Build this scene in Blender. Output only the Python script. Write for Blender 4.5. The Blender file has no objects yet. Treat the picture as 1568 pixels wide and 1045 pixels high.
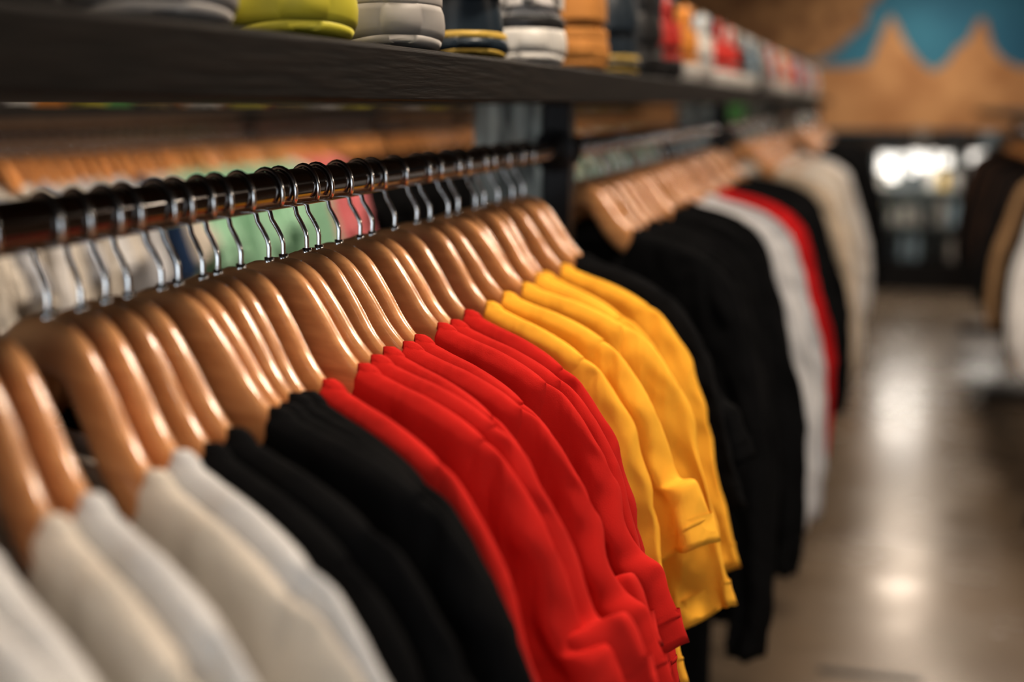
import bpy, math, random
import numpy as np
from mathutils import Vector, Matrix, noise
random.seed(7)
C = bpy.context.scene.collection
vs_ = bpy.context.scene.view_settings
vs_.view_transform = 'Standard'; vs_.look = 'None'; vs_.exposure = -.10; vs_.gamma = .89

# ---------------------------------------------------------------- materials
def new_mat(name):
    m = bpy.data.materials.new(name); m.use_nodes = True
    nt = m.node_tree
    return m, nt, nt.nodes['Principled BSDF']
def setp(b, **k):
    names = {'color':'Base Color','rough':'Roughness','metal':'Metallic','coat':'Coat Weight','coatr':'Coat Roughness',
             'sheen':'Sheen Weight','sheenr':'Sheen Roughness','ecol':'Emission Color','estr':'Emission Strength','trans':'Transmission Weight','spec':'Specular IOR Level'}
    for a, v in k.items():
        if a in ('color','ecol'): v = (*v, 1)
        b.inputs[names[a]].default_value = v
def tex(nt, kind, scale, detail=4, stretch=None, rough=.5):
    tc = nt.nodes.new('ShaderNodeTexCoord'); mp = nt.nodes.new('ShaderNodeMapping')
    nt.links.new(tc.outputs['Object'], mp.inputs['Vector'])
    if stretch: mp.inputs['Scale'].default_value = stretch
    t = nt.nodes.new(kind); nt.links.new(mp.outputs['Vector'], t.inputs['Vector'])
    t.inputs['Scale'].default_value = scale
    if kind == 'ShaderNodeTexNoise':
        t.inputs['Detail'].default_value = detail; t.inputs['Roughness'].default_value = rough
    return t
def ramp(nt, src, stops):
    r = nt.nodes.new('ShaderNodeValToRGB'); cr = r.color_ramp
    while len(cr.elements) < len(stops): cr.elements.new(.5)
    for e, (p, c) in zip(cr.elements, stops): e.position = p; e.color = (*c, 1)
    nt.links.new(src, r.inputs['Fac']); return r
def bump(nt, b, src, strength, dist=.002, prev=None):
    n = nt.nodes.new('ShaderNodeBump'); n.inputs['Strength'].default_value = strength; n.inputs['Distance'].default_value = dist
    nt.links.new(src, n.inputs['Height'])
    if prev: nt.links.new(prev.outputs['Normal'], n.inputs['Normal'])
    nt.links.new(n.outputs['Normal'], b.inputs['Normal']); return n
def noisy(name, c1, c2, scale, rough=.5, stretch=None, bstr=.0, bdist=.002, **k):
    m, nt, b = new_mat(name); setp(b, rough=rough, **k)
    t = tex(nt, 'ShaderNodeTexNoise', scale, 6, stretch)
    r = ramp(nt, t.outputs['Fac'], [(.3, c1), (.7, c2)])
    nt.links.new(r.outputs['Color'], b.inputs['Base Color'])
    if bstr: bump(nt, b, t.outputs['Fac'], bstr, bdist)
    return m
def fabric(name, c):
    m, nt, b = new_mat(name)
    lum = max(c)
    setp(b, rough=.92, spec=.14 if lum > .1 else .10)
    t = tex(nt, 'ShaderNodeTexNoise', 14, 5)
    r = ramp(nt, t.outputs['Fac'], [(.3, tuple(x*.9 for x in c)), (.7, tuple(min(1, x*1.05) for x in c))])
    nt.links.new(r.outputs['Color'], b.inputs['Base Color'])
    w = tex(nt, 'ShaderNodeTexNoise', 9, 2.2, (1.8,1,.8)); w.inputs['Distortion'].default_value = .9
    n1 = bump(nt, b, w.outputs['Fac'], .7, .016)
    t2 = tex(nt, 'ShaderNodeTexNoise', 800, 2)
    bump(nt, b, t2.outputs['Fac'], .35, .0006, n1)
    return m
def wood(name, a, c, r):
    m, nt, b = new_mat(name); setp(b, rough=r, coat=.8, coatr=.09)
    t = tex(nt, 'ShaderNodeTexNoise', 14, 7, (.7,5,7), .6)
    oi = nt.nodes.new('ShaderNodeObjectInfo')
    rr = ramp(nt, t.outputs['Fac'], [(.28, a), (.72, c)])
    hs = nt.nodes.new('ShaderNodeHueSaturation'); mr = nt.nodes.new('ShaderNodeMapRange')
    mr.inputs[3].default_value = .80; mr.inputs[4].default_value = 1.14
    nt.links.new(oi.outputs['Random'], mr.inputs[0]); nt.links.new(mr.outputs[0], hs.inputs['Value'])
    nt.links.new(rr.outputs['Color'], hs.inputs['Color']); nt.links.new(hs.outputs['Color'], b.inputs['Base Color'])
    return m
WOODH = wood('hanger_wood', (.49,.215,.080), (.73,.38,.165), .3)
WOODB = wood('hanger_wood_back', (.58,.25,.08), (.80,.40,.15), .35)
CHROME, nt_, b_ = new_mat('chrome_wire'); setp(b_, color=(.97,.97,.96), metal=1, rough=.22)
RAILM = noisy('dark_bronze_rail', (.022,.011,.007), (.045,.024,.014), 30, rough=.16, metal=.45, coat=.9, coatr=.06)
SHELFW = noisy('black_stained_wood', (.003,.0026,.0022), (.012,.0085,.0065), 26, rough=.55, stretch=(6,.5,8), bstr=.5, bdist=.002, spec=.14)
STEEL = noisy('black_steel', (.005,.0045,.0045), (.011,.009,.009), 40, rough=.4, metal=.2, spec=.3)
WEATH = noisy('weathered_painted_board', (.03,.036,.034), (.80,.86,.78), 18, rough=.6, stretch=(3,3,.6), bstr=.4)
FAB = {
 'white': fabric('fabric_offwhite', (.62,.575,.51)),
 'cool': fabric('fabric_white', (.62,.625,.63)),
 'cream': fabric('fabric_cream', (.60,.50,.39)),
 'black': fabric('fabric_black', (.0055,.0055,.006)),
 'red': fabric('fabric_red', (.56,.022,.016)),
 'darkred': fabric('fabric_deep_red', (.50,.012,.014)),
 'yellow': fabric('fabric_yellow', (.95,.50,.055)),
 'grey': fabric('fabric_grey', (.50,.51,.54)),
 'bright': fabric('fabric_bright_white', (.76,.76,.77)),
 'green': fabric('fabric_mint', (.40,.64,.48)),
 'pink': fabric('fabric_pink', (.78,.28,.30)),
 'navy': fabric('fabric_navy', (.02,.04,.09)),
 'brown': fabric('fabric_brown', (.06,.03,.018)),
 'tan': fabric('fabric_tan', (.30,.19,.10)),
}
# ---------------------------------------------------------------- mesh builder
class MB:
    def __init__(s): s.v = []; s.f = []; s.m = []
    def add(s, vs, fs, mi=0):
        o = len(s.v); s.v += [tuple(v) for v in vs]
        for f in fs: s.f.append(tuple(i+o for i in f)); s.m.append(mi)
    def box(s, x0, x1, y0, y1, z0, z1, mi=0):
        vs = [(x,y,z) for x in (x0,x1) for y in (y0,y1) for z in (z0,z1)]
        s.add(vs, [(0,1,3,2),(4,6,7,5),(0,4,5,1),(2,3,7,6),(0,2,6,4),(1,5,7,3)], mi)
    def loft(s, rings, mi=0, caps=True, closed=True):
        n = len(rings[0]); vs = [p for r in rings for p in r]; fs = []
        for i in range(len(rings)-1):
            for j in range(n if closed else n-1):
                k = (j+1) % n
                fs.append((i*n+j, i*n+k, (i+1)*n+k, (i+1)*n+j))
        if caps and closed:
            fs.append(tuple(range(n-1,-1,-1))); fs.append(tuple((len(rings)-1)*n+j for j in range(n)))
        s.add(vs, fs, mi)
    def tube(s, pts, r, seg=8, mi=0, flat=1.0):
        pts = [Vector(p) for p in pts]; rings = []
        up = None
        for i, p in enumerate(pts):
            t = (pts[min(i+1,len(pts)-1)] - pts[max(i-1,0)]).normalized()
            if up is None:
                up = Vector((0,0,1)) if abs(t.z) < .9 else Vector((1,0,0))
            a = (up - t*up.dot(t)).normalized(); bb = t.cross(a); up = a
            rr = r[i] if isinstance(r, (list,tuple)) else r
            rings.append([p + a*rr*flat*math.cos(2*math.pi*j/seg) + bb*rr*math.sin(2*math.pi*j/seg) for j in range(seg)])
        s.loft(rings, mi)
    def mesh(s, name, mats, smooth=True):
        me = bpy.data.meshes.new(name); me.from_pydata(s.v, [], s.f)
        for m in mats: me.materials.append(m)
        me.polygons.foreach_set('material_index', s.m)
        me.polygons.foreach_set('use_smooth', [smooth]*len(s.f)); me.update()
        return me
def obj(name, me, loc=(0,0,0), rot=(0,0,0), parent=None, scale=None):
    o = bpy.data.objects.new(name, me); C.objects.link(o); o.location = loc; o.rotation_euler = rot
    if scale: o.scale = scale
    if parent: o.parent = parent
    return o
def bevel(o, w=.003, seg=2):
    m = o.modifiers.new('bevel', 'BEVEL'); m.width = w; m.segments = seg; m.limit_method = 'ANGLE'; m.angle_limit = .7
def catmull(P, n):
    P = [np.array(p, float) for p in P]; P = [2*P[0]-P[1]] + P + [2*P[-1]-P[-2]]
    out = []; m = len(P)-3
    for i in range(n):
        t = i/(n-1)*m; k = min(int(t), m-1); t -= k
        a,b,c,d = P[k:k+4]
        out.append(.5*((2*b)+(-a+c)*t+(2*a-5*b+4*c-d)*t*t+(-a+3*b-3*c+d)*t**3))
    return out
# ---------------------------------------------------------------- hanger
HP = [(0,-.058),(.022,-.0605),(.045,-.072),(.068,-.095),(.092,-.122),(.118,-.140),(.15,-.149),(.19,-.157),(.228,-.168),(.27,-.186),(.30,-.205)]
_c = catmull(HP, 240); _cx = [p[0] for p in _c]; _cz = [p[1] for p in _c]
def shz(x): return float(np.interp(abs(x), _cx, _cz))
def yc(x): return -.012*(min(abs(x),.26)/.22)**2
def hanger_mesh(name, wood, hook=(0,0), seg=16):
    b = MB(); rings = []
    E = .222
    xs = np.concatenate([[-E-.0075,-E-.0065,-E-.004], np.linspace(-E,E,71), [E+.004,E+.0065,E+.0075]])
    for x in xs:
        ax = abs(x)
        hh = .0175 + .0035*math.exp(-((ax-.11)/.06)**2) + .001*math.exp(-(ax/.03)**2)
        th = .0068 + .0012*(ax/.22)
        if ax > E:
            e = math.sqrt(max(0.02, 1-((ax-E)/.0078)**2)); hh *= e; th *= e
        d = .002; tz = (shz(ax+d)-shz(max(0,ax-d)))/(2*d if ax > d else (ax+d)); tz *= (1 if x >= 0 else -1)
        nrm = Vector((-tz, 0, 1)).normalized()
        base = Vector((x, yc(x), shz(x))) - nrm*hh
        if ax > E: base = Vector((x, yc(x), shz(x)-.0145))
        r = []
        for j in range(seg):
            a = 2*math.pi*j/seg; ca, sa = math.cos(a), math.sin(a)
            ca = math.copysign(abs(ca)**.62, ca); sa = math.copysign(abs(sa)**.80, sa)
            r.append(base + nrm*hh*ca + Vector((0,th*sa,0)))
        rings.append(r)
    b.loft(rings, 0)
    R = .0205; zo = .0168+.0020-R
    pts = [(0,0,-.066),(0,0,-.056),(.0005,0,-.047),(-.001,0,-.041),(-.006,0,-.034),(-.013,0,-.026)]
    for k in range(17):
        a = math.radians(215 - k*(245/16)); pts.append((R*math.cos(a), 0, zo+R*math.sin(a)))
    b.tube(pts, .0021, 8, 1)
    b.tube([(0,0,-.064),(0,0,-.0555)], .0042, 10, 1)
    return b.mesh(name, [wood, CHROME])
# ---------------------------------------------------------------- garments
XN = .116
def crease(u, v, s):
    # ridged noise: thin valleys like pressed/pulled cloth creases
    n = abs(noise.noise(Vector((u, v, s))))
    return -max(0.0, .22-n)/.22
def shirt_mesh(name, seed, sleeve='short', hem=-.86, w=.272, sl=1.0):
    rnd = random.Random(seed); b = MB()
    ph, ph2, ph3 = [rnd.uniform(0, 6.28) for _ in range(3)]
    A = .0050
    cols = sorted(set([round(s*x,4) for s in (-1,1) for x in list(np.linspace(0,XN-.004,9)**1.0)+[XN-.001,XN,XN+.002,XN+.008]+list(np.linspace(XN+.016,.240,22))+[.246,.2495,.2515,.252]]))
    dl = [0,.0006,.002,.005,.009,.014,.022,.032,.044,.058,.072,.088,.105,.125,.145,.165,.19,.215,.24,.27,.30,.33,.37,.41,.45,.5,.54,.58,.62,.655,.668,.67]
    Z0 = .67
    def fold(x, dist):
        rampv = min(1, max(0, dist)/.35)
        n = noise.noise(Vector((x*9, dist*4, seed*3.1)))
        n2 = noise.noise(Vector((x*22, dist*11, seed*1.7)))
        g = min(1,max(0,dist-.02)/.06)
        ax = abs(x)
        cr = .0032*crease(ax*9+dist*7, dist*5-ax*6, seed*.9)*g
        return rampv*A*(math.sin(x*26+ph+dist*3)+.6*math.sin(x*57+ph2)) + .007*n*min(1,max(0,dist-.03)/.1) + .0038*n2*min(1,max(0,dist-.03)/.05) + cr
    def top(x, front):
        if abs(x) < XN:
            q = math.sqrt(max(0, 1-(x/XN)**2)); dep = .085 if front else .022
            return shz(XN)+.0045 - dep*q
        return shz(x)+.0045
    def d0(x):
        return .003 + (.013*math.sqrt(max(0,1-(x/XN)**2)) if abs(x) < XN else 0)
    def pt(x, dist, front):
        tz = top(x, front); L = tz-hem; dd = dist*L/Z0
        ds = dist
        dm = .0120 + .004*min(1, ds/.3)
        q0 = d0(x); d = math.sqrt(q0*q0 + max(0,dm*dm-q0*q0)*min(1, ds/.009))
        ax = abs(x)
        if ax > .228: d *= math.sqrt(max(0.0, 1-((ax-.228)/.024)**2))
        k = min(1, max(0,ds-.045)/.4); k = k*k*(3-2*k)
        xx = x*(1+(w/.252-1)*k)
        y = yc(x)*(1-.5*k) + fold(x, dd) + (-d if front else d)
        return (xx, y, tz-dd)
    n = len(cols)
    for front in (True, False):
        vs = [pt(x, dist, front) for dist in dl for x in cols]; fs = []
        for i in range(len(dl)-1):
            for j in range(n-1):
                q = (i*n+j, i*n+j+1, (i+1)*n+j+1, (i+1)*n+j); fs.append(q if front else q[::-1])
        b.add(vs, fs, 0)
    for s in (-1,1):
        cs = [x for x in cols if s*x >= XN]
        b.loft([[pt(x,0,True) for x in cs],[(pt(x,0,True)[0], yc(x), pt(x,0,True)[2]+.0012) for x in cs],[pt(x,0,False) for x in cs]], 0, caps=False, closed=False)
    loop = []
    for k in range(33):
        x = XN*math.sin(math.pi/2*(k/16-1)); loop.append(pt(x, 0, True))
    for k in range(1, 32):
        x = XN*math.sin(math.pi/2*(1-k/16)); loop.append(pt(x, 0, False))
    cz = shz(XN)+.02; N = len(loop); rings = []
    for i, p in enumerate(loop):
        p = Vector(p); t = (Vector(loop[(i+1)%N])-Vector(loop[i-1])).normalized()
        o = Vector((p.x, 0, (p.z-cz)))
        if abs(p.x) > XN*.9: o = Vector((math.copysign(1,p.x), 0, -.45))
        o = (o - t*o.dot(t)).normalized(); nn = t.cross(o).normalized()
        r = []
        for a in range(8):
            aa = 2*math.pi*a/8
            r.append(p + o*(.006+.0105*math.cos(aa)) + nn*.0036*math.sin(aa))
        rings.append(r)
    rings.append(rings[0]); b.loft(rings, 0, caps=False)
    for sd in (1, -1):
        s_ = sl*rnd.uniform(.96, 1.05); sw = rnd.uniform(-.014, .014); ox = rnd.uniform(-.010,.022)
        if sleeve == 'short':
            O = [(.205,shz(.205)-.001),(.238,shz(.238)+.002),(.268,-.183),(.298,-.212),(.322,-.255),(.341,-.305-.02*(s_-.8)),(.360+ox*.5,-.385*s_),(.380+ox,-.455*s_)]
            I = [(.205,-.335),(.225,-.340),(.235,-.348),(.243,-.360),(.251,-.375*min(1,s_*1.04)),(.259,-.42*s_),(.270+ox*.3,-.465*s_),(.285+ox*.6,-.515*s_)]
        else:
            e = -.80*s_
            O = [(.205,shz(.205)-.001),(.238,shz(.238)+.002),(.275,-.188),(.31,-.235),(.345,-.36),(.365+ox,-.50),(.375+ox,e*.85),(.362+ox,e)]
            I = [(.205,-.345),(.222,-.355),(.235,-.37),(.248,-.40),(.265,-.46),(.283,-.56),(.30+ox,e*.86),(.302+ox,e-.005)]
        nr = 60 if sleeve == 'short' else 60
        Oc, Ic = catmull(O, nr), catmull(I, nr); seg = 52; rings = []
        for i in range(nr):
            s = i/(nr-1); o = Oc[i]; q = Ic[i]; c = (o+q)/2; h = (o-q)/2
            e = .0118 + (.009 if sleeve == 'short' else .012)*min(1,s*1.3)
            if i >= nr-4: e += .0012
            r = []
            for j in range(seg):
                a = 2*math.pi*j/seg; ca, sa = math.cos(a), math.sin(a)
                ca2 = math.copysign(abs(ca)**.85, ca)
                x = c[0]+h[0]*ca2; z = c[1]+h[1]*ca2
                g = min(1, s*2.5)
                wr = .010*noise.noise(Vector((x*11+seed, z*7, sd*3+seed*.7)))+.0055*noise.noise(Vector((x*30+z*12, z*20, seed+sd)))+.0026*noise.noise(Vector((x*60+z*30, z*40, seed*2+sd)))
                wr += .0055*crease(x*10-z*5+seed, z*9+x*5, sd*2+seed*.37+(1 if sa>0 else 0)*.2)*(-1 if sa<0 else 1)*min(1,abs(sa)*2)
                y = yc(.24) + sw*s + e*sa*(1-.25*max(0,-ca)) + wr*g + (.008*math.sin(ca*5.5+ph3+s*2))*s*s
                y += fold(.2, -z-.2)*(1-s)
                lat = .005*noise.noise(Vector((z*25, seed*1.3, sd*2+sa)))*g
                zz = .010*s**4*noise.noise(Vector((ca*1.8, sa, seed+sd*5)))
                r.append((sd*(x+lat), y, z+zz))
            rings.append(r if sd > 0 else r[::-1])
        last = rings[-1]; cc = sum((Vector(p) for p in last), Vector())/seg
        inner = [tuple(cc+(Vector(p)-cc)*.95+Vector((0,0,.001))) for p in last]
        inner2 = [tuple(cc+(Vector(p)-cc)*.92+Vector((-.006*sd,0,.03))) for p in last]
        rings += [inner, inner2]
        b.loft(rings, 0, caps=False)
        k = nr-4
        cc = sum((Vector(p) for p in rings[k]), Vector())/seg
        ring2 = [[tuple(cc+(Vector(p)-cc)*(1.0+dv)+Vector((0,0,dz))) for p in rings[k]] for dv,dz in ((.0,.003),(.018,.001),(.018,-.001),(0,-.003))]
        b.loft(ring2, 0, caps=False)
        k = 4
        cc = sum((Vector(p) for p in rings[k]), Vector())/seg
        ring3 = [[tuple(cc+(Vector(p)-cc)*(1.0+dv)+Vector((dx*sd,0,0))) for p in rings[k]] for dv,dx in ((.0,-.003),(.012,-.001),(.012,.001),(0,.003))]
        b.loft(ring3, 0, caps=False)
    return b.mesh(name, [FAB['white']])
HANG = hanger_mesh('wooden_hanger_mesh', WOODH)
HANGB = hanger_mesh('hanger_back_mesh', WOODB, seg=8)
SLS = [.80,.98,.86,1.02,.78,.92,1.0,.84]
SHORT = [shirt_mesh('tshirt_a%d' % i, 11+i*7, 'short', hem=-.88-.02*i, sl=SLS[i]) for i in range(8)]
LONG = [shirt_mesh('longsleeve_%d' % i, 51+i*5, 'long', hem=-.92-.03*i, sl=1+.04*(i%3)) for i in range(4)]

RX, RZ = 0.0, 1.50
names = {'white':'white_t_shirt','black':'black_t_shirt','red':'red_t_shirt','darkred':'red_t_shirt','yellow':'yellow_t_shirt','cool':'white_t_shirt','grey':'grey_t_shirt','cream':'cream_t_shirt'}
def hang(x, y, z, ang, col, mesh, nm=None, parent=None, hm=HANG, flip=False, sc=None):
    tilt = math.radians(random.uniform(-2.2, 2.2))
    rot = (0, tilt, math.radians(ang))
    h = obj('wooden_hanger', hm, (x,y,z), rot, parent)
    s = obj(nm or names[col], mesh, (x,y,z), rot, parent, sc)
    s.material_slots[0].link = 'OBJECT'; s.material_slots[0].material = FAB[col]
    return s
bay1 = []
for y in (.40,.455,.515,.555,.61,.640,.70,.733): bay1.append((y,'white'))
for y in (.765,.790,.832,.857,.893,.920): bay1.append((y,'black'))
for y in (.958,1.008,1.034,1.084,1.112,1.160,1.212,1.247,1.312): bay1.append((y,'red'))
for y in (1.385,1.425,1.49,1.535,1.605,1.645,1.71): bay1.append((y,'yellow'))
for y in (1.78,1.84): bay1.append((y,'black'))
pick = {'red':[1,0,4,7,2,4,2,1,3],'yellow':[3,0,6,1,5,6,3],'white':[1,2,5,0,3,7,6,2],'black':[5,2,0,1,7,2]}
cnt = {}
for i, (y, c) in enumerate(bay1):
    k = cnt.get(c, 0); cnt[c] = k+1
    c2 = 'cool' if c == 'white' and k in (2,3,5,7) else c
    hang(RX, y, RZ, -25+random.uniform(-4.5,4.5), c2, SHORT[pick[c][k%len(pick[c])]])
for i in range(9):
    y = 2.19+i*.082
    hang(RX, y, RZ, -18+random.uniform(-6,6), 'black', LONG[i%4], 'black_long_sleeve_shirt')
bay2 = [(2.94,'bright'),(3.03,'grey'),(3.14,'bright'),(3.28,'darkred'),(3.40,'darkred'),(3.55,'black'),(3.70,'black'),(3.84,'black'),(3.98,'black')]
for i, (y, c) in enumerate(bay2):
    s = 1.10 if c in ('bright','grey') else (1.13 if c == 'darkred' else 1.1)
    hang(RX, y, RZ, -13+random.uniform(-4,4), c, LONG[(i+1)%4], {'bright':'white','grey':'grey','darkred':'red','black':'black'}[c]+'_long_sleeve_shirt', sc=(s,1.05,1))
for i in range(9):
    y = 4.6+i*.18
    c = ['cream','cool','white','bright','white','cream','white','bright','cool'][i]
    hang(RX+.04, y, RZ, -8+random.uniform(-9,9), c, LONG[i%4], 'cream_long_sleeve_shirt', sc=(1.1,1.1,1.06))
for i in range(12):
    hang(RX+.1, 6.65+i*.16, RZ, -4+random.uniform(-8,8), 'black', LONG[i%4], 'black_long_sleeve_shirt', sc=(1.1,1,1))
# ---------------------------------------------------------------- rails, posts, shelf
def ring(cx, cz, r, y, n=24): return [(cx+r*math.cos(2*math.pi*k/n), y, cz+r*math.sin(2*math.pi*k/n)) for k in range(n)]
def rail(name, x, z, y0, y1, r=.0166, parent=None):
    b = MB()
    b.loft([ring(x,z,r,y0), ring(x,z,r,y1)], 0)
    for yy, s in ((y0,1),(y1,-1)):
        b.loft([ring(x,z,.034,yy), ring(x,z,.034,yy+s*.006), ring(x,z,.022,yy+s*.009), ring(x,z,.021,yy+s*.032), ring(x,z,.0168,yy+s*.034)], 1)
    o = obj(name, b.mesh(name, [RAILM, STEEL]), parent=parent)
    m = o.modifiers.new('e','EDGE_SPLIT'); m.split_angle = .8
    return o
posts = [-1.2, 2.05, 4.25, 6.45, 8.65, 10.85]
for i in range(len(posts)-1):
    rail('clothes_rail', RX, RZ, posts[i]+.0205, posts[i+1]-.0205)
ST, SB = 1.622, 1.575
for p in posts:
    b = MB()
    b.box(-.135,-.022,p-.018,p+.018,.0,SB-.001,1)
    b.box(-.020,.024,p-.02,p+.02,0,SB-.001,0)
    b.box(-.30,.07,p-.03,p+.03,.0,.03,0)
    o = obj('rack_post', b.mesh('rack_post', [STEEL, WEATH], False)); bevel(o, .002)
b = MB()
b.box(-.34,.093,-1.3,11,SB,ST,0)
b.box(.0935,.099,-1.3,11,SB-.0,ST-.002,0)
o = obj('wooden_shelf', b.mesh('wooden_shelf', [SHELFW], False)); bevel(o, .003, 3)
# ---------------------------------------------------------------- shoes
def plastic(name, c, rough=.4, **k):
    return noisy(name, tuple(x*.85 for x in c), c, 30, rough=rough, **k)
marb, nt, bs = new_mat('shoe_marbled_leather'); setp(bs, rough=.35)
wv = tex(nt, 'ShaderNodeTexWave', 30); wv.inputs['Distortion'].default_value = 16; wv.inputs['Detail'].default_value = 2
r_ = ramp(nt, wv.outputs['Fac'], [(.0,(.03,.03,.03)),(.22,(.66,.64,.62))]); nt.links.new(r_.outputs['Color'], bs.inputs['Base Color'])
SM = {'white':plastic('shoe_white',(.66,.64,.60)),'black':plastic('shoe_black',(.012,.012,.013)),'navy':plastic('shoe_navy',(.010,.022,.035)),
 'yellow':plastic('shoe_yellow',(.60,.54,.045),.6),'tan':plastic('shoe_tan_suede',(.50,.22,.05),.8),'grey':plastic('shoe_grey',(.38,.36,.34),.6),
 'red':plastic('shoe_red',(.55,.035,.025)),'orange':plastic('shoe_orange',(.75,.30,.05)),'gum':plastic('shoe_gum_sole',(.62,.42,.08)),'blue':plastic('shoe_lightblue',(.35,.48,.58)),'marb':marb}
def shoe_mesh(name, up, sole, stripe, boot=False, thin=False):
    b = MB()
    st = [(0,.010),(.0015,.017),(.006,.0265),(.015,.0345),(.035,.0395),(.07,.039),(.11,.038),(.15,.042),(.19,.0475),(.22,.0485),(.25,.044),(.275,.033),(.288,.020),(.292,.010)]
    P = catmull(st, 52)
    sh = .5 if thin else 1
    def outline(off, z):
        def zz(x): return z*sh + .012*max(0,(x-.22)/.07)**2 + .006*max(0,(.03-x)/.03)**2*(1 if z < .02 else .4)
        L = [(p[0], -max(.003,p[1]+off), zz(p[0])) for p in P]
        R = [(p[0], max(.003,p[1]+off), zz(p[0])) for p in P[::-1]]
        L[0] = (-off*.9, L[0][1], L[0][2]); R[-1] = (-off*.9, R[-1][1], R[-1][2])
        return L+R
    b.loft([outline(-.006,0), outline(-.001,.002), outline(.001,.006)], 2 if thin else 1)
    b.loft([outline(.001,.006), outline(.0035,.012), outline(.004,.020), outline(.003,.028), outline(.001,.033)], 1)
    b.loft([outline(.001,.0325), outline(.0018,.0345), outline(.0018,.0425), outline(-.0005,.0445)], 2)
    hs = [(0,.060),(.012,.088),(.04,.092),(.08,.088),(.12,.082),(.16,.066),(.2,.052),(.24,.045),(.27,.038),(.288,.034),(.292,.030)]
    ha = [h[0] for h in hs]; hz = [h[1]+.022 for h in hs]
    rings = []
    for p in P:
        h = float(np.interp(p[0], ha, hz)); w = p[1]; r = []
        for j in range(21):
            a = math.pi*j/20; ca, sa = math.cos(a), math.sin(a)
            ww = w*(1 - .2*sa) if p[0] < .15 else w
            z = .022*sh+(h-.022)*sa**.8
            r.append((p[0]+(.010*(z/.1)**1.5 if p[0]<.02 else 0), ww*math.copysign(abs(ca)**.55,ca), z))
        rings.append(r)
    b.loft(rings, 0, caps=True)
    top = .21 if boot else .135
    def el(cx, ax, ay, z): return [(cx+ax*math.cos(2*math.pi*k/24), ay*math.sin(2*math.pi*k/24), z) for k in range(24)]
    b.loft([el(.059,.052,.034,.06), el(.058,.050,.034,.09), el(.055,.047,.034,top-.02), el(.055,.050,.037,top-.008), el(.055,.048,.035,top), el(.055,.040,.028,top-.002), el(.055,.036,.025,top-.03)], 0)
    hc = []
    for z, k in ((.047,1.04),(.062,1.05),(.078,1.03),(.088,.98)):
        rr = []
        for j in range(15):
            a = math.radians(110+ j*10); rr.append((.047+.052*k*math.cos(a)*(1-.08*(z-.047)/.04)-.0005, .0405*k*math.sin(a), z+.010*abs(math.cos(a))))
        hc.append(rr)
    b.loft(hc, 3, caps=False, closed=False)
    b.tube([(.012,0,.075),(.006,0,.10),(.006,0,top-.012),(.010,0,top+.004)], [.006,.007,.007,.004], 8, 3)
    b.loft([[(x0,-.018,z0),(x0,.018,z0),(x0+.006,.018,z0+.006),(x0+.006,-.018,z0+.006)] for x0,z0 in ((.19,.076),(.15,.095),(.115,.115),(.10,top+.01))], 1)
    for k in range(5):
        x = .115+.018*k; z = .117-.0105*k
        b.tube([(x,-.026,z-.012),(x+.004,-.012,z),(x+.006,.012,z),(x,.026,z-.012)], .0028, 6, 1)
    for s in (-1,1):
        b.tube([(.055,s*.0385,.058),(.09,s*.0390,.062),(.13,s*.0405,.054),(.18,s*.0455,.052)], [.003,.006,.006,.003], 8, 3)
    return b.mesh(name, [SM[up], SM[sole], SM[stripe], SM[up] if (stripe == up or thin or up == 'marb') else SM[stripe]])
cb = [('yellow','yellow','yellow'),('grey','grey','grey'),('navy','navy','gum'),('marb','white','black'),('tan','tan','tan'),('navy','navy','gum'),('black','black','red'),
      ('orange','white','orange'),('blue','grey','white'),('black','white','red'),('white','white','red'),('grey','white','black'),('white','white','blue'),('black','black','black'),('black','grey','black')]
SHO = [shoe_mesh('shoe_%s_%d'%(c[0],i), *c, boot=(c[0]=='tan'), thin=(c[2]=='gum')) for i, c in enumerate(cb)]
sy = [(.38,13),(.57,13),(.76,14),(.97,0),(1.19,1),(1.42,2),(1.68,3),(1.965,4),(2.25,5),(2.54,13),(2.80,6),(3.08,7),(3.38,8),(3.70,9),(4.0,10),(4.3,11),(4.6,12),(4.9,13),(5.2,8),(5.5,9),(5.8,12),(6.1,7),(6.4,10),(6.7,12),(7.0,6),(7.4,10),(7.8,12),(8.2,8),(8.7,10),(9.2,12)]
for y, k in sy:
    s = 1.08 if y in (1.68,1.965,2.25) else 1
    obj('tan_boot' if k == 4 else cb[k][0].replace('marb','marbled')+'_sneaker', SHO[k], (.056, y, ST), (0,0,math.radians((125 if s > 1 else 131)+random.uniform(-2,2))), scale=(1.15*s,1.30*s,1.26*s))
# ---------------------------------------------------------------- second row behind
X2 = -1.9
row2 = obj('back_clothing_rack', None)
rail('rail', X2, 1.485, 2.2, 13.2, parent=row2)
y = 2.3
while y < 13:
    if y < 3.70: c = random.choice(['white','cool','bright','white','grey','white'])
    elif y < 3.78: c = 'navy'
    elif y < 4.0: c = 'white'
    elif y < 4.85: c = 'green'
    elif y < 4.95: c = 'bright'
    elif y < 5.40: c = 'pink'
    elif y < 8.6: c = 'black'
    else: c = random.choice(['white','cream','black','green','cool','tan'])
    hang(X2, y, 1.485, -22+random.uniform(-9,9), c, random.choice(SHORT), 'shirt', row2, HANGB)
    y += random.uniform(.05,.08) if y < 6 else random.uniform(.1,.14)
b = MB(); b.box(X2-.25,X2+.12,2.1,13.3,1.530,1.575)
for p in (2.2,4.9,7.7,10.5,13.2): b.box(X2-.10,X2-.05,p-.02,p+.02,0,1.530)
obj('shelf_frame', b.mesh('shelf_frame2',[SHELFW],False), parent=row2)
for k in range(28):
    obj('shoe', SHO[(k*5)%len(SHO)], (X2+.05, 2.5+k*.37, 1.575), (0,0,math.radians(130)), row2)
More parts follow.
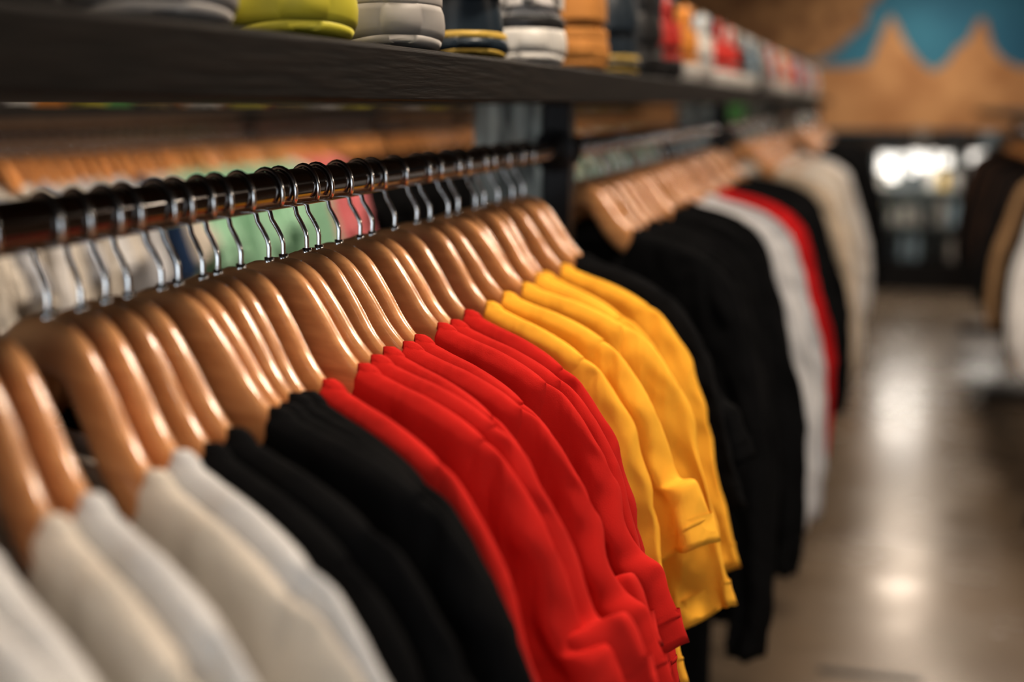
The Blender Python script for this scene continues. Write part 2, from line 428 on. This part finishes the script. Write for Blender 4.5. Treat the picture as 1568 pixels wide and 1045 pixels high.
# ---------------------------------------------------------------- right-hand rack
X3 = 1.40
row3 = obj('side_clothing_rack', None)
rail('rail', X3, 1.42, 5.1, 9.6, parent=row3)
y = 5.25; k = 0
while y < 9.4:
    c = (['bright','grey','bright','cool','black','black','brown','black','tan','tan','black'] + ['black','brown','black','brown','black']*20)[k]; k += 1
    hang(X3, y, 1.42, 10+random.uniform(-6,6), c, random.choice(LONG), 'shirt', row3, HANGB, sc=(1.0,1.1,1.02)); y += .11
b = MB()
for p in (5.1,7.35,9.6):
    b.box(X3-.02,X3+.02,p-.02,p+.02,0,1.5); b.box(X3-.3,X3+.3,p-.02,p+.02,0,.05)
b.box(X3-.28,X3+.28,5.1,9.6,1.5,1.54)
obj('frame', b.mesh('frame3',[STEEL],False), parent=row3)
# ---------------------------------------------------------------- room
fl, nt, bs = new_mat('polished_concrete'); setp(bs, rough=.3)
t = tex(nt,'ShaderNodeTexNoise',1.3,6,None,.5); r_ = ramp(nt,t.outputs['Fac'],[(.3,(.140,.103,.071)),(.55,(.178,.134,.094)),(.75,(.22,.168,.120))])
br = tex(nt,'ShaderNodeTexBrick',1.0); br.offset = 0
br.inputs['Color1'].default_value=(1,1,1,1); br.inputs['Color2'].default_value=(.97,.97,.97,1); br.inputs['Mortar'].default_value=(.55,.5,.46,1)
br.inputs['Mortar Size'].default_value=.008; br.inputs['Brick Width'].default_value=2.4; br.inputs['Row Height'].default_value=2.4
mx = nt.nodes.new('ShaderNodeMixRGB'); mx.blend_type='MULTIPLY'; mx.inputs[0].default_value=1
nt.links.new(r_.outputs['Color'],mx.inputs[1]); nt.links.new(br.outputs['Color'],mx.inputs[2]); nt.links.new(mx.outputs[0],bs.inputs['Base Color'])
t2 = tex(nt,'ShaderNodeTexNoise',2.5,3); r2 = ramp(nt,t2.outputs['Fac'],[(.3,(.18,)*3),(.7,(.30,)*3)]); nt.links.new(r2.outputs['Color'],bs.inputs['Roughness'])
WALL = noisy('dark_wall_paint',(.014,.010,.008),(.024,.017,.013),5,rough=.7)
WALL2 = noisy('warm_wall_paint',(.13,.075,.045),(.17,.10,.06),3,rough=.8)
CEIL = noisy('ceiling_paint',(.02,.018,.016),(.03,.026,.022),5,rough=.8)
def slab(name, a, m):
    b = MB(); b.box(*a); return obj(name, b.mesh(name,[m],False))
slab('floor',(-5,5,-2.5,14,-.1,0),fl)
slab('ceiling',(-5,5,-2.5,14,3.3,3.4),CEIL)
slab('wall_back',(-5,5,14,14.1,0,3.3),WALL)
slab('wall_left',(-5.1,-5,-2.5,14.1,0,3.3),WALL2)
slab('wall_right',(5,5.1,-2.5,14.1,0,3.3),WALL2)
slab('wall_front',(-5,5,-2.6,-2.5,0,3.3),WALL2)
slab('baseboard_back',(-5,5,13.97,14,0,.12),STEEL)
pane,_,pb = new_mat('added_daylight_pane'); setp(pb,color=(.8,.9,1),ecol=(.80,.90,1.0),estr=2.7,rough=.1)
for wx in (-3.1,-.9,1.4):  # unseen glowing windows behind the camera, added for cool highlights on hooks and shirts
    b = MB(); b.box(wx-.95,wx+.95,-2.49,-2.47,.9,2.7,1)
    for a in ((wx-1,wx-.95,.85,2.75),(wx+.95,wx+1,.85,2.75),(wx-.02,wx+.02,.9,2.7),(wx-1,wx+1,.85,.9),(wx-1,wx+1,2.7,2.75)):
        b.box(a[0],a[1],-2.495,-2.44,a[2],a[3],0)
    obj('added_window_1' if wx < -3 else ('added_window_2' if wx < 0 else 'added_window_3'), b.mesh('added_window',[STEEL,pane],False))
# mural
blue = noisy('mural_blue_paint',(.022,.14,.25),(.05,.25,.38),1.5,rough=.7)
orng = noisy('mural_orange_paint',(.42,.20,.08),(.66,.37,.17),3.2,rough=.7)
brn = noisy('mural_brown_paint',(.16,.065,.025),(.60,.34,.15),7,rough=.7)
grn = noisy('mural_green_paint',(.05,.2,.05),(.12,.4,.12),3,rough=.7)
b = MB(); b.box(-4.9,4.9,13.965,13.998,1.30,3.28,0)
def poly(pts, y, mi):
    n=len(pts); b.add([(x,y,z) for x,z in pts]+[(x,y+.004,z) for x,z in pts],[tuple(range(n)),tuple(range(2*n-1,n-1,-1))]+[(i,i+n,(i+1)%n+n,(i+1)%n) for i in range(n)],mi)
ridge=[(-4.9,1.9),(-4.2,2.5),(-3.6,2.0),(-2.9,2.7),(-2.2,2.05),(-1.5,2.4),(-.9,2.0),(-.3,1.95),(.15,1.95),(.36,1.98),(.46,2.26),(.54,2.46),(.60,2.38),(.70,2.18),(.84,2.0),(.98,1.90),(1.10,1.98),(1.20,2.14),(1.28,2.18),(1.38,2.40),(1.44,2.40),(1.52,2.14),(1.62,2.02),(1.80,1.92),(2.0,2.0),(2.5,2.75),(3.0,2.1),(3.7,2.6),(4.9,1.9)]
poly([(-4.9,1.32),(4.9,1.32)]+ridge[::-1],13.958,1)
poly([(-1.6,2.2),(-.9,1.9),(-.5,2.1),(-.2,2.0),(.05,2.12),(.2,2.28),(.34,2.38),(.3,2.48),(.46,2.66),(.40,2.9),(.1,3.2),(-.5,3.25),(-1.2,3.1),(-1.7,2.8)],13.950,2)
poly([(-1.5,1.33),(-.5,1.33),(-.6,1.8),(-1.0,2.0),(-1.5,1.9)],13.946,3)
obj('wall_mural', b.mesh('wall_mural',[blue,orng,brn,grn],False))
# display case
glass,_,gb = new_mat('case_glass'); setp(gb,color=(.8,.85,.85),rough=.05,trans=.85)
lamp,_,lb = new_mat('case_light'); setp(lb,color=(1,1,1),ecol=(1,.94,.86),estr=2.2)
BACKP = noisy('case_back_panel',(.05,.06,.065),(.16,.18,.18),8,rough=.5)
b = MB()
x0,x1,y0,y1 = .42,2.6,11.6,12.2
b.box(x0,x1,y0,y1,0,.25,0); b.box(x0,x1,y1-.02,y1,.25,1.2,7)
for x in (x0,x0+.75,x0+1.5,x1-.04): b.box(x,x+.04,y0,y0+.04,.25,1.2,0)
b.box(x0,x1,y0,y1,1.2,1.24,0)
for z in (.55,.86): b.box(x0+.03,x1-.03,y0+.05,y1-.05,z,z+.012,1)
rr = random.Random(5)
for x in (x0+.08,x0+.84,x0+1.60):
    for k in range(7):
        h = rr.uniform(.06,.27); b.box(x+k*.088,x+k*.088+rr.uniform(.05,.085),y1-.08,y1-.04,1.17-h,1.17-rr.uniform(0,.03),2)
for i in range(22):
    x = x0+.09+i*.1
    for z in (.25,.562,.872): 
        if rr.random()<.85: b.box(x,x+.06,y0+.2,y0+.36,z,z+rr.uniform(.06,.22),rr.choice([3,4,3,5,6,8,0,8]))
for i in range(8): b.box(x0+.1+i*.27,x0+.2+i*.27,y0+.1,y0+.3,1.24,1.24+rr.uniform(.04,.16),rr.choice([3,4,6,6]))
case = obj('glass_display_case', b.mesh('glass_display_case',[STEEL,glass,lamp,SM['grey'],SM['blue'],SM['gum'],SM['navy'],BACKP,SM['white']],False))
for x in (.8,1.5,2.2):
    L = bpy.data.lights.new('case_strip','AREA'); L.energy=10; L.color=(1,.92,.82); L.size=.4
    o = obj('case_strip_light', L, (x,11.75,1.17), (math.radians(-10),0,0), parent=case)
b = MB()
for i,(y,mi) in enumerate([(6.2,0),(7.3,1),(8.4,2),(9.6,1),(10.8,0),(12,2)]):
    b.box(-4.995,-4.975,y,y+.8,1.5,2.15,3); b.box(-4.975,-4.97,y+.04,y+.76,1.54,2.11,mi); b.box(-4.97,-4.967,y+.2,y+.5,1.7,2.0,(mi+1)%3)
obj('framed_posters', b.mesh('framed_posters',[SM['red'],SM['orange'],grn,STEEL],False))
slab('floor_tape',(.40,.68,3.55,3.585,0.0,.002),STEEL)
# ---------------------------------------------------------------- lamps
lampm,_,lb = new_mat('lamp_diffuser'); setp(lb,color=(1,1,1),ecol=(1,.86,.7),estr=6)
def lamp_at(x,y,e,col=(1,.84,.68),size=.34):
    b = MB(); h=size/2+.03
    b.box(-h,h,-h,h,0,.05,0); b.box(-size/2,size/2,-size/2,size/2,-.004,0,1); b.box(-.01,.01,-.01,.01,.05,.3,0)
    o = obj('ceiling_lamp', b.mesh('ceiling_lamp',[STEEL,lampm],False),(x,y,3.0))
    L = bpy.data.lights.new('lamp_light','AREA'); L.energy=e*.62; L.color=col; L.size=size
    obj('light', L, (0,0,-.02), parent=o)
for x,y,e in ((.75,-.4,26),(.75,1.4,70),(.9,3.6,56),(1.0,6.2,58),(1.0,9,56),(-.8,.6,42),(-.75,2.6,70),(-.75,5,85),(-.75,8,60),(-3,4,70),(-3,9,80),(3.4,2,40),(3.4,7,50),(.9,12.6,75)):
    lamp_at(x,y,e)
W = bpy.data.worlds.new('world'); bpy.context.scene.world = W; W.use_nodes = True
W.node_tree.nodes['Background'].inputs[0].default_value = (.9,.75,.6,1); W.node_tree.nodes['Background'].inputs[1].default_value = .05
# ---------------------------------------------------------------- camera
cam = bpy.data.cameras.new('camera'); co = bpy.data.objects.new('camera', cam); C.objects.link(co)
co.location = (.495,0,1.572); co.rotation_euler = (math.radians(90-10.27),0,math.radians(15.55))
cam.sensor_width = 36; cam.lens = 45.9; cam.clip_start = .02
cam.dof.use_dof = True; cam.dof.focus_distance = 1.17; cam.dof.aperture_fstop = 2.1; cam.dof.aperture_blades = 0
bpy.context.scene.camera = co
